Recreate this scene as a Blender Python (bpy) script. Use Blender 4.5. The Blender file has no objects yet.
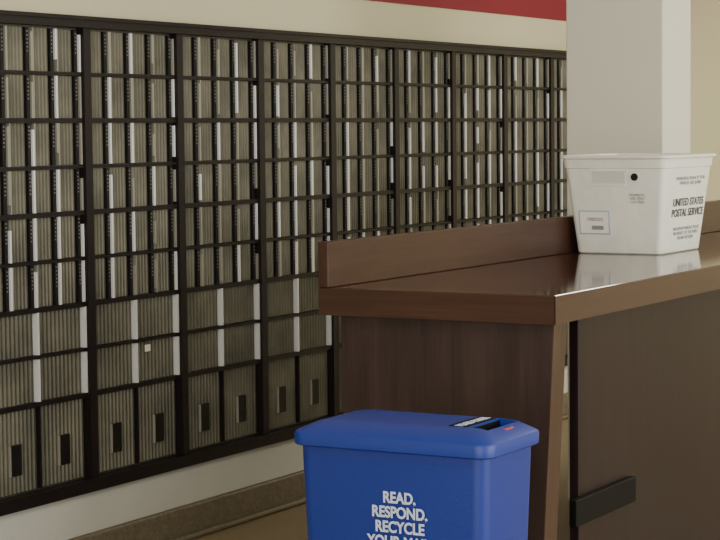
import bpy, bmesh, math, random
from mathutils import Vector, Matrix
random.seed(7)
S = bpy.context.scene
COL = S.collection

# ------------------------------------------------------------ materials
def mat(name, col, rough=0.5, metal=0.0, spec=0.5, noise=None, bump=0.0, bscale=40):
    m = bpy.data.materials.new(name); m.use_nodes = True
    nt = m.node_tree; b = nt.nodes['Principled BSDF']
    b.inputs['Base Color'].default_value = (*col, 1)
    b.inputs['Roughness'].default_value = rough
    b.inputs['Metallic'].default_value = metal
    b.inputs['Specular IOR Level'].default_value = spec
    tc = nt.nodes.new('ShaderNodeTexCoord')
    if noise:
        sc, amt = noise
        n = nt.nodes.new('ShaderNodeTexNoise'); n.inputs['Scale'].default_value = sc
        n.inputs['Detail'].default_value = 6
        nt.links.new(tc.outputs['Object'], n.inputs['Vector'])
        r = nt.nodes.new('ShaderNodeValToRGB')
        r.color_ramp.elements[0].position = 0.3; r.color_ramp.elements[1].position = 0.7
        r.color_ramp.elements[0].color = (*[c*(1-amt) for c in col], 1)
        r.color_ramp.elements[1].color = (*[min(1, c*(1+amt)) for c in col], 1)
        nt.links.new(n.outputs['Fac'], r.inputs['Fac'])
        nt.links.new(r.outputs['Color'], b.inputs['Base Color'])
    if bump:
        n2 = nt.nodes.new('ShaderNodeTexNoise'); n2.inputs['Scale'].default_value = bscale
        nt.links.new(tc.outputs['Object'], n2.inputs['Vector'])
        bp = nt.nodes.new('ShaderNodeBump'); bp.inputs['Strength'].default_value = bump
        bp.inputs['Distance'].default_value = 0.01
        nt.links.new(n2.outputs['Fac'], bp.inputs['Height'])
        nt.links.new(bp.outputs['Normal'], b.inputs['Normal'])
    return m

def wood(name, c1, c2, axis, rough=0.3, spec=0.5):
    m = bpy.data.materials.new(name); m.use_nodes = True
    nt = m.node_tree; b = nt.nodes['Principled BSDF']
    b.inputs['Specular IOR Level'].default_value = spec
    tc = nt.nodes.new('ShaderNodeTexCoord')
    mp = nt.nodes.new('ShaderNodeMapping')
    s = [9, 9, 9]; s[axis] = 0.9
    mp.inputs['Scale'].default_value = s
    nt.links.new(tc.outputs['Object'], mp.inputs['Vector'])
    w = nt.nodes.new('ShaderNodeTexNoise'); w.inputs['Scale'].default_value = 1.6
    w.inputs['Detail'].default_value = 7; w.inputs['Roughness'].default_value = 0.65
    w.inputs['Distortion'].default_value = 0.9
    nt.links.new(mp.outputs['Vector'], w.inputs['Vector'])
    mp2 = nt.nodes.new('ShaderNodeMapping')
    s2 = [120, 120, 120]; s2[axis] = 4
    mp2.inputs['Scale'].default_value = s2
    nt.links.new(tc.outputs['Object'], mp2.inputs['Vector'])
    n = nt.nodes.new('ShaderNodeTexNoise'); n.inputs['Scale'].default_value = 1
    n.inputs['Detail'].default_value = 3
    nt.links.new(mp2.outputs['Vector'], n.inputs['Vector'])
    mx = nt.nodes.new('ShaderNodeMath'); mx.operation = 'MULTIPLY_ADD'
    mx.inputs[1].default_value = 0.35
    nt.links.new(n.outputs['Fac'], mx.inputs[0]); 
    sc = nt.nodes.new('ShaderNodeMath'); sc.operation = 'MULTIPLY'; sc.inputs[1].default_value = 0.65
    nt.links.new(w.outputs['Fac'], sc.inputs[0]); nt.links.new(sc.outputs[0], mx.inputs[2])
    r = nt.nodes.new('ShaderNodeValToRGB')
    r.color_ramp.elements[0].position = 0.36; r.color_ramp.elements[1].position = 0.64
    r.color_ramp.elements[0].color = (*c1, 1); r.color_ramp.elements[1].color = (*c2, 1)
    nt.links.new(mx.outputs[0], r.inputs['Fac'])
    nt.links.new(r.outputs['Color'], b.inputs['Base Color'])
    b.inputs['Roughness'].default_value = rough
    return m

M_wall = mat('cream_paint', (0.60, 0.565, 0.38), 0.8, noise=(1.5, 0.03))
M_end = mat('pale_yellow_paint', (0.80, 0.76, 0.52), 0.8, noise=(1.5, 0.02))
M_pillar = mat('pillar_paint', (0.71, 0.70, 0.60), 0.75, noise=(2, 0.02))
M_red = mat('red_paint', (0.22, 0.006, 0.022), 0.7)
M_white = mat('white_base_paint', (0.60, 0.60, 0.55), 0.6, noise=(3, 0.06))
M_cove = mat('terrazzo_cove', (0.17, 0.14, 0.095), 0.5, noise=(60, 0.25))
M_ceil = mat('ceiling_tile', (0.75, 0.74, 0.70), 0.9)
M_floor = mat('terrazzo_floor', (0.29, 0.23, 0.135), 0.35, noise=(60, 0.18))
M_frame = mat('dark_bronze_frame', (0.012, 0.008, 0.009), 0.5, 0.1, spec=0.3)
M_back = mat('door_face', (0.056, 0.052, 0.037), 0.5, 0.1)
M_rib = mat('bronze_rib', (0.118, 0.110, 0.080), 0.42, 0.3, noise=(7, 0.35))
M_bar = mat('aluminium_bar', (0.76, 0.77, 0.78), 0.4, 0.0)
M_bar2 = mat('dull_aluminium_bar', (0.30, 0.29, 0.245), 0.4, 0.1)
M_label = mat('black_label', (0.008, 0.007, 0.008), 0.5, spec=0.3)
M_digit = mat('digit_ink', (0.24, 0.23, 0.20), 0.5)
M_paper = mat('paper', (0.85, 0.82, 0.76), 0.7)
M_top = wood('laminate_top', (0.044, 0.017, 0.012), (0.080, 0.036, 0.026), 0, 0.08, 0.6)
M_edge = wood('laminate_edge', (0.036, 0.0135, 0.0085), (0.058, 0.024, 0.015), 1, 0.35, 0.35)
M_edgeX = wood('laminate_edge_long', (0.036, 0.0135, 0.0085), (0.058, 0.024, 0.015), 0, 0.35, 0.35)
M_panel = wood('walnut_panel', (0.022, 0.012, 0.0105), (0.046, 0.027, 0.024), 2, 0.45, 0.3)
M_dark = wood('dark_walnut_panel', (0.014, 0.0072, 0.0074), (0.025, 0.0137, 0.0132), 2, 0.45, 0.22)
M_strip = wood('walnut_edge_strip', (0.050, 0.026, 0.017), (0.076, 0.042, 0.028), 2, 0.4, 0.3)
M_blue = mat('blue_plastic', (0.005, 0.024, 0.235), 0.45, bump=0.05, bscale=150)
M_blue2 = mat('blue_lid_plastic', (0.006, 0.029, 0.255), 0.42)
M_black = mat('black_plastic', (0.003, 0.003, 0.0035), 0.6, spec=0.15)
M_ink = mat('white_ink', (0.58, 0.66, 0.85), 0.6)
M_tub = mat('white_corrugated_plastic', (0.84, 0.84, 0.77), 0.4, noise=(9, 0.05), bump=0.6, bscale=11)
M_tink = mat('tub_print', (0.07, 0.07, 0.08), 0.6)
M_tink2 = mat('tub_print_grey', (0.25, 0.26, 0.29), 0.6)
M_redst = mat('red_sticker', (0.6, 0.08, 0.04), 0.5)

# ------------------------------------------------------------ helpers
class Batch:
    def __init__(s): s.v = []; s.f = []
    def box(s, x0, x1, y0, y1, z0, z1):
        i = len(s.v)
        s.v += [(x0,y0,z0),(x1,y0,z0),(x1,y1,z0),(x0,y1,z0),(x0,y0,z1),(x1,y0,z1),(x1,y1,z1),(x0,y1,z1)]
        s.f += [(i,i+3,i+2,i+1),(i+4,i+5,i+6,i+7),(i,i+1,i+5,i+4),(i+1,i+2,i+6,i+5),(i+2,i+3,i+7,i+6),(i+3,i,i+4,i+7)]
    def ridge(s, x0, x1, yb, yf, z0, z1):
        w = x1-x0; i = len(s.v)
        prof = [(x0,yb),(x0+w*.28,yf),(x1-w*.28,yf),(x1,yb)]
        for z in (z0, z1):
            for (x,y) in prof: s.v.append((x,y,z))
        s.f += [(i,i+1,i+5,i+4),(i+1,i+2,i+6,i+5),(i+2,i+3,i+7,i+6),(i+3,i,i+4,i+7),(i,i+3,i+2,i+1),(i+4,i+5,i+6,i+7)]
    def obj(s, name, m, parent=None, bevel=0):
        me = bpy.data.meshes.new(name); me.from_pydata(s.v, [], s.f); me.update()
        o = bpy.data.objects.new(name, me); COL.objects.link(o); me.materials.append(m)
        bm = bmesh.new(); bm.from_mesh(me); bmesh.ops.recalc_face_normals(bm, faces=bm.faces); bm.to_mesh(me); bm.free()
        if parent: o.parent = parent
        if bevel:
            b = o.modifiers.new('bev','BEVEL'); b.width = bevel; b.segments = 3; b.limit_method='ANGLE'
        return o

def box(name, x0,x1,y0,y1,z0,z1, m, parent=None, bevel=0):
    b = Batch(); b.box(x0,x1,y0,y1,z0,z1); return b.obj(name, m, parent, bevel)

def empty(name, loc=(0,0,0)):
    e = bpy.data.objects.new(name, None); COL.objects.link(e); return e

def rrect(cx, cy, hx, hy, r, z, n=6):
    pts = []
    for (sx, sy, a0) in ((1,1,0),(-1,1,90),(-1,-1,180),(1,-1,270)):
        for k in range(n+1):
            a = math.radians(a0 + 90*k/n)
            pts.append((cx+sx*(hx-r)+r*math.cos(a), cy+sy*(hy-r)+r*math.sin(a), z))
    return pts

def loft(name, rings, m, parent=None, cap0=True, cap1=True, smooth=True):
    v = []; f = []; n = len(rings[0])
    for r in rings: v += r
    for i in range(len(rings)-1):
        for k in range(n):
            a = i*n+k; b = i*n+(k+1)%n
            f.append((a, b, b+n, a+n))
    if cap0: f.append(tuple(reversed(range(n))))
    if cap1: f.append(tuple(range((len(rings)-1)*n, len(rings)*n)))
    me = bpy.data.meshes.new(name); me.from_pydata(v, [], f); me.materials.append(m)
    if smooth:
        for p in me.polygons: p.use_smooth = True
        try: me.set_sharp_from_angle(angle=math.radians(35))
        except Exception: pass
    o = bpy.data.objects.new(name, me); COL.objects.link(o)
    if parent: o.parent = parent
    return o

def text(name, body, size, origin, xa, ya, m, parent, align='CENTER', bold=0.0, space=1.0, xs=1.0):
    cu = bpy.data.curves.new(name, 'FONT'); cu.body = body; cu.size = size
    cu.align_x = align; cu.offset = bold; cu.extrude = 0.0004; cu.space_line = space
    t = bpy.data.objects.new(name+'_tmp', cu); COL.objects.link(t)
    bpy.context.view_layer.update()
    dg = bpy.context.evaluated_depsgraph_get()
    me = bpy.data.meshes.new_from_object(t.evaluated_get(dg))
    bpy.data.objects.remove(t)
    xa = Vector(xa).normalized(); ya = Vector(ya).normalized(); za = xa.cross(ya).normalized(); ya = za.cross(xa)
    o = Vector(origin)
    for vv in me.vertices:
        c = vv.co.copy(); vv.co = o + xa*c.x*xs + ya*c.y + za*c.z
    me.materials.clear(); me.materials.append(m)
    ob = bpy.data.objects.new(name, me); COL.objects.link(ob); ob.parent = parent
    return ob

# ------------------------------------------------------------ room shell
WY = 3.95
box('floor', -3, 10.45, -4.5, 4.1, -0.1, 0, M_floor)
box('ceiling', -3, 10.45, -4.5, 4.1, 3.0, 3.1, M_ceil)
box('wall_back', -3, 10.45, WY, 4.1, 0, 3.0, M_wall)
box('wall_right', 10.3, 10.45, -4.5, WY, 0, 3.0, M_end)
box('wall_left', -3.15, -3, -4.5, 4.1, 0, 3.0, M_wall)
box('trim_1', -3, 10.3, WY-0.006, WY, 1.918, 2.45, M_red)
box('baseboard_back', -3, 10.3, WY-0.045, WY, 0.115, 0.252, M_white, bevel=0.004)
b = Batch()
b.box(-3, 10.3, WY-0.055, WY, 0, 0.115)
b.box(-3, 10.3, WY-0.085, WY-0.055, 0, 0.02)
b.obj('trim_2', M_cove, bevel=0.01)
b = Batch(); b.box(6.88, 7.17, 2.64, 3.02, 0, 3.0); b.obj('pillar', M_pillar, bevel=0.004)

# ------------------------------------------------------------ po boxes
po = empty('post_office_box_wall')
CW = 0.5146; X0 = 5.123
k0, k1 = -5, 8
xa, xb = X0+k0*CW, X0+k1*CW
zb, zt = 0.252, 1.768
YF = 3.93
fr = Batch(); back = Batch(); rib = Batch(); bar = Batch(); bar2 = Batch(); lab = Batch(); dig = Batch(); pap = Batch()
fr.box(xa-0.03, xb+0.03, 3.888, WY, zb, zb+0.04)
fr.box(xa-0.03, xb+0.03, 3.888, WY, zt-0.036, zt)
fr.box(xa-0.03, xb+0.03, 3.880, WY, zt-0.012, zt)
back.box(xa, xb, YF, WY-0.001, zb+0.04, zt-0.036)
for k in range(k0, k1+1):
    x = X0+k*CW
    fr.box(x-0.018, x+0.018, 3.900, YF+0.005, zb+0.04, zt-0.036)
zi0, zi1 = zb+0.04, zt-0.036
u = (zi1-zi0)/(9.85)
rows = []
z = zi0
rows.append((z, z+1.85*u, 'L')); z += 1.85*u
for i in range(2): rows.append((z, z+u, 'M')); z += u
for i in range(6): rows.append((z, z+u, 'S')); z += u
for i, (a, bb, t) in enumerate(rows[:-1]):
    th = 0.0042 if i % 2 else 0.0078
    fr.box(xa, xb, 3.909, YF+0.005, bb-th, bb+th)
for k in range(k0, k1):
    xl = X0+k*CW+0.018; xr = X0+(k+1)*CW-0.018
    for ri, (za, zz, t) in enumerate(rows):
        z0 = za+0.007; z1 = zz-0.007
        nd = 4 if t == 'S' else 2
        dw = (xr-xl)/nd
        for d in range(nd):
            dx0 = xl+d*dw; dx1 = dx0+dw
            if t == 'S':
                bw = 0.0090
                bright = random.random()
                top = ri >= 7
                tgt = bar if bright > (0.6 if top else 0.30) else bar2
                zz1 = z1 if random.random() > 0.35 else z1-0.04*random.random()
                zz0 = z0 if random.random() > 0.25 else z0+0.04*random.random()
                tgt.box(dx1-bw-0.002, dx1-0.002, 3.911, YF, zz0, zz1)
                lab.box(dx1-bw-0.019, dx1-bw-0.004, 3.917, YF, z0, z1)
                for q in range(6):
                    zq = z1-0.010-q*0.012
                    dig.box(dx1-bw-0.014, dx1-bw-0.009, 3.9162, 3.9175, zq-0.004, zq)
                if random.random() > 0.4:
                    bar2.box(dx0+0.001, dx0+0.006, 3.913, YF, z0, z1)
                rx0, rx1, nr = dx0+0.007, dx1-bw-0.020, 5
            elif t == 'M':
                bw = 0.0095
                bar.box(dx1-bw, dx1-0.001, 3.909, YF, z0, z1)
                rx0, rx1, nr = dx0+0.003, dx1-bw-0.003, 11
            else:
                rx0, rx1, nr = dx0+0.003, dx1-0.005, 12
                fr.box(dx1-0.002, dx1, 3.912, YF, z0, z1)
                cx = (dx0+dx1)/2+0.005
                lab.box(cx-0.025, cx+0.025, 3.917, YF, z0+0.055, z0+0.15)
                bar2.box(cx-0.028, cx-0.025, 3.9165, YF, z0+0.055, z0+0.15)
            p = (rx1-rx0)/nr
            for r in range(nr):
                rib.ridge(rx0+r*p+p*0.04, rx0+(r+1)*p-p*0.04, YF, 3.924, z0, z1)
pap.box(X0+0.300, X0+0.330, 3.912, 3.9135, rows[1][1]-0.040, rows[1][1]-0.017)
fr.obj('cabinet_frame', M_frame, po); back.obj('door_backs', M_back, po); rib.obj('ribbed_doors', M_rib, po)
bar.obj('hinge_bars', M_bar, po); bar2.obj('dull_bars', M_bar2, po); lab.obj('label_strips', M_label, po)
dig.obj('box_numbers', M_digit, po); pap.obj('sticky_note', M_paper, po)

# ------------------------------------------------------------ counter
ct = empty('writing_counter')
CX0, CX1, CY0, CY1, CH = 4.375, 8.2, 1.95, 2.61, 1.0
box('countertop', CX0+0.003, CX1, CY0+0.003, CY1, CH-0.07, CH, M_top, ct, 0.003)
box('end_edge_band', CX0, CX0+0.0035, CY0+0.002, CY1, CH-0.07, CH-0.002, M_edge, ct)
box('front_edge_band', CX0, CX1, CY0, CY0+0.0035, CH-0.07, CH-0.002, M_edgeX, ct)
box('backsplash', CX0-0.002, CX1, CY1-0.03, CY1, CH, CH+0.117, M_edgeX, ct, 0.003)
def endpanel(name, x0, x1, m, ms):
    b = Batch()
    yt, yb_ = CY0+0.020, CY0+0.070
    ym = CY1-0.05
    b.v = [(x0,yb_,0),(x0,ym,0),(x0,ym,CH-0.07),(x0,yt,CH-0.07),(x1,yb_,0),(x1,ym,0),(x1,ym,CH-0.07),(x1,yt,CH-0.07)]
    b.f = [(0,1,2,3),(7,6,5,4),(0,4,5,1),(1,5,6,2),(2,6,7,3),(3,7,4,0)]
    o = b.obj(name, m, ct)
    b = Batch(); e=0.003
    b.v = [(x0,yb_-e,0),(x0,yb_,0),(x0,yt,CH-0.07),(x0,yt-e,CH-0.07),(x1,yb_-e,0),(x1,yb_,0),(x1,yt,CH-0.07),(x1,yt-e,CH-0.07)]
    b.f = [(0,1,2,3),(7,6,5,4),(0,4,5,1),(1,5,6,2),(2,6,7,3),(3,7,4,0)]
    b.obj(name+'_edge', ms, ct)
endpanel('end_panel', 4.405, 4.480, M_panel, M_strip)
endpanel('far_end_panel', 8.06, 8.13, M_panel, M_strip)
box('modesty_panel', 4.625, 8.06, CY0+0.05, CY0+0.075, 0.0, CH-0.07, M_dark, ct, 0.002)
b = Batch()
b.box(4.565, 4.965, CY0+0.03, CY0+0.05, 0.402, 0.470)
b.obj('black_bracket', M_black, ct, 0.003)

# ------------------------------------------------------------ recycling bin
rb = empty('recycling_bin')
bx, by = 3.80, 2.024
HX, HY = 0.127, 0.229
rings = []
for zz, s in ((0.0, 0.030), (0.012, 0.026), (0.35, 0.014), (0.70, 0.003)):
    rings.append(rrect(bx, by, HX-s, HY-s, 0.03, zz))
rings.append(rrect(bx, by, HX-0.003, HY-0.003, 0.03, 0.73))
rings.append(rrect(bx, by, HX-0.008, HY-0.008, 0.028, 0.73))
for zz, s in ((0.70, 0.008), (0.03, 0.034)):
    rings.append(rrect(bx, by, HX-s, HY-s, 0.028, zz))
loft('bin_body', rings, M_blue, rb)
L = [rrect(bx, by, HX+0.006, HY+0.008, 0.034, 0.720), rrect(bx, by, HX+0.010, HY+0.012, 0.036, 0.723),
     rrect(bx, by, HX+0.011, HY+0.013, 0.036, 0.744), rrect(bx, by, HX+0.009, HY+0.011, 0.035, 0.7495),
     rrect(bx, by, HX+0.004, HY+0.006, 0.034, 0.753),
     rrect(bx+0.004, by, HX-0.008, HY-0.010, 0.034, 0.761), rrect(bx+0.008, by, HX-0.022, HY-0.026, 0.03, 0.768),
     rrect(bx+0.010, by, HX-0.036, HY-0.045, 0.025, 0.772), rrect(bx+0.010, by, HX-0.055, HY-0.070, 0.022, 0.773)]
lid = loft('lid', L, M_blue2, rb)
cut = Batch(); cut.box(3.745, 3.895, 1.826, 1.870, 0.735, 0.85); cutter = cut.obj('tmpcut', M_black, None)
md = lid.modifiers.new('b', 'BOOLEAN'); md.object = cutter; md.operation = 'DIFFERENCE'; md.solver = 'EXACT'
bpy.context.view_layer.update()
dg = bpy.context.evaluated_depsgraph_get()
me = bpy.data.meshes.new_from_object(lid.evaluated_get(dg))
lid.modifiers.clear(); lid.data = me
bpy.data.objects.remove(cutter)
lin = Batch()
lin.box(3.743, 3.897, 1.824, 1.872, 0.733, 0.737)
lin.box(3.744, 3.896, 1.869, 1.8705, 0.735, 0.769)
lin.box(3.744, 3.896, 1.8255, 1.827, 0.735, 0.760)
lin.box(3.8935, 3.8955, 1.826, 1.870, 0.735, 0.758)
lin.box(3.7445, 3.7465, 1.826, 1.870, 0.735, 0.758)
lin.obj('slot_painted_shade', M_black, rb)  # black sheets paint in the shade inside the lid opening
box('slot_label', 3.745, 3.885, 1.874, 1.918, 0.7685, 0.7742, M_black, rb)
text('slot_label_text', 'MIXED PAPER', 0.028, (3.815, 1.886, 0.7745), (1,0,0), (0,1,0), M_ink, rb, bold=0.0006, xs=0.80)
box('red_sticker', 3.80, 3.84, 1.810, 1.822, 0.7585, 0.7655, M_redst, rb)
fx = bx-HX+0.003
text('bin_text', 'READ,\nRESPOND,\nRECYCLE\nYOUR MAIL.', 0.0335, (fx+0.0005-0.002, by-0.024, 0.612), (0,-1,0), (-0.022,0,1), M_ink, rb, bold=0.0010, space=0.95, xs=0.86)

# ------------------------------------------------------------ mail tub
tb = empty('mail_tub')
tx, ty = 6.07, 2.41
bxh, byh, txh, tyh = 0.175, 0.143, 0.216, 0.174
TH = 0.305
def tr(h, s=0.0):
    t = h/TH
    return rrect(tx, ty, bxh+(txh-bxh)*t-s, byh+(tyh-byh)*t-s, 0.02-min(s,0.008), CH+h+0.0005)
rings = [tr(0,0.004), tr(0.004), tr(0.10), tr(0.20), tr(0.27), tr(0.272,-0.004), tr(0.30,-0.004)]
rings += [tr(0.303,-0.014), tr(0.311,-0.014), tr(0.3125,-0.010), tr(0.3125, 0.002), tr(0.30,0.006), tr(0.15,0.006), tr(0.008,0.006)]
loft('tub_shell', rings, M_tub, tb)
sl_y = (tyh-byh)/TH; sl_x = (txh-bxh)/TH
def facX(h): return tx-(bxh+(txh-bxh)*h/TH)
def facY(h): return ty-(byh+(tyh-byh)*h/TH)
def face_quad(name, y0, y1, h0, h1, off, m, th=0.002):
    b = Batch()
    v=[]
    for o in (off, off+th):
        for (y,h) in ((y0,h0),(y1,h0),(y1,h1),(y0,h1)):
            v.append((facX(h)-o, y, CH+h))
    b.v=v; b.f=[(0,1,2,3),(7,6,5,4),(0,4,5,1),(1,5,6,2),(2,6,7,3),(3,7,4,0)]
    return b.obj(name, m, tb)
M_tubs = mat('tub_shade', (0.64,0.64,0.60), 0.5)
M_cardb = mat('card_border', (0.36,0.42,0.60), 0.5)
hy = ty+0.02
for nm, yy0, yy1, h0, h1 in (('handle_top', hy-0.065, hy+0.065, 0.262, 0.268), ('handle_bottom', hy-0.055, hy+0.055, 0.218, 0.223)):
    face_quad(nm, yy0, yy1, h0, h1, 0.0, M_tub, 0.004)
face_quad('handle_flap', hy-0.055, hy+0.055, 0.223, 0.262, -0.0005, M_tubs, 0.0015)
bm = bmesh.new(); bmesh.ops.create_circle(bm, cap_ends=True, segments=24, radius=0.012)
me = bpy.data.meshes.new('rivet_hole'); bm.to_mesh(me); bm.free(); me.materials.append(M_label)
o = bpy.data.objects.new('rivet_hole', me); COL.objects.link(o); o.parent = tb
o.rotation_euler = (0, math.radians(-90), 0); o.location = (facX(0.245)-0.004, ty-0.068, CH+0.245)
face_quad('address_card', ty+0.028, ty+0.124, 0.066, 0.134, 0.0010, M_paper, 0.0012)
face_quad('card_border', ty+0.024, ty+0.128, 0.062, 0.138, 0.0002, M_cardb, 0.0012)
face_quad('card_barcode', ty+0.045, ty+0.085, 0.077, 0.090, 0.0015, M_tink2, 0.0012)
text('card_text', '7900302', 0.016, (facX(0.11)-0.0027, ty+0.072, CH+0.105), (0,-1,0), (-sl_x,0,1), M_tink2, tb)
text('tub_small_text', 'DOMESTIC\nUSE ONLY\nU.S. MAIL', 0.011, (facX(0.19)-0.0015, ty-0.075, CH+0.185), (0,-1,0), (-sl_x,0,1), M_tink2, tb)
text('recycle_mark', 'A', 0.02, (facX(0.08)-0.0015, ty-0.06, CH+0.095), (0,-1,0), (-sl_x,0,1), M_tink2, tb)
def ytext(nm, body, size, h, xs=1, bold=0, m=M_tink):
    text(nm, body, size, (tx+0.02, facY(h)-0.0018, CH+h), (1,0,0), (0,-sl_y,1), m, tb, bold=bold, xs=xs)
ytext('notice_text', 'WARNING PENALTY FOR\nPRIVATE USE $1000', 0.015, 0.232, 1.5, 0, M_tink2)
ytext('brand_text', 'UNITED STATES\nPOSTAL SERVICE', 0.034, 0.150, 1.12, 0.0005)
ytext('fine_text', 'MAXIMUM WEIGHT 70 LBS\nPROPERTY OF THE MAILS\nPLEASE RETURN', 0.015, 0.072, 1.3, 0, M_tink2)

# ------------------------------------------------------------ ceiling fixtures & light
def fixture(x, y, e):
    f = empty('ceiling_light') 
    b = Batch(); b.box(x-0.6, x+0.6, y-0.3, y+0.3, 2.94, 3.0); b.obj('housing', M_white, f)
    l = bpy.data.lights.new('tube_lamp', 'AREA'); l.shape='RECTANGLE'; l.size=1.1; l.size_y=0.5; l.energy=e; l.color=(1,0.94,0.82)
    o = bpy.data.objects.new('tube_lamp', l); COL.objects.link(o); o.location=(x,y,2.93); o.parent=f
fixture(2.5, 1.5, 24); fixture(6.0, 0.3, 24); fixture(8.9, 1.5, 50)
def area_lamp(nm, loc, rot, sx, sy, e):
    l = bpy.data.lights.new(nm, 'AREA'); l.shape='RECTANGLE'; l.size=sx; l.size_y=sy; l.energy=e; l.color=(1.0,0.985,0.92)
    o = bpy.data.objects.new(nm, l); COL.objects.link(o); o.location=loc; o.rotation_euler = rot
area_lamp('window_daylight', (4.5,-4.3,1.6), (math.radians(90), 0, 0), 7, 2.3, 335)
area_lamp('added_fill_lamp', (-2.8,-0.6,1.6), (math.radians(90), 0, math.radians(-90)), 5.5, 2.4, 240)  # unseen lamp added to brighten faces turned toward the left wall, no window there
w = bpy.data.worlds.new('world'); S.world = w; w.use_nodes = True
w.node_tree.nodes['Background'].inputs[0].default_value = (1,0.98,0.93,1)
w.node_tree.nodes['Background'].inputs[1].default_value = 0.85

# ------------------------------------------------------------ camera
a = math.radians(29.62); p = math.radians(4.0); ro = math.radians(0.6)
fw = Vector((math.cos(a)*math.cos(p), math.sin(a)*math.cos(p), -math.sin(p)))
r0 = Vector((math.sin(a), -math.cos(a), 0)); u0 = r0.cross(fw)
r = r0*math.cos(ro)-u0*math.sin(ro); up = r0*math.sin(ro)+u0*math.cos(ro)
cd = bpy.data.cameras.new('camera'); cd.lens = 100; cd.sensor_width = 36
cam = bpy.data.objects.new('camera', cd); COL.objects.link(cam)
m = Matrix((r, up, -fw)).transposed().to_4x4(); m.translation = (0, 0, 1.4)
cam.matrix_world = m
S.camera = cam
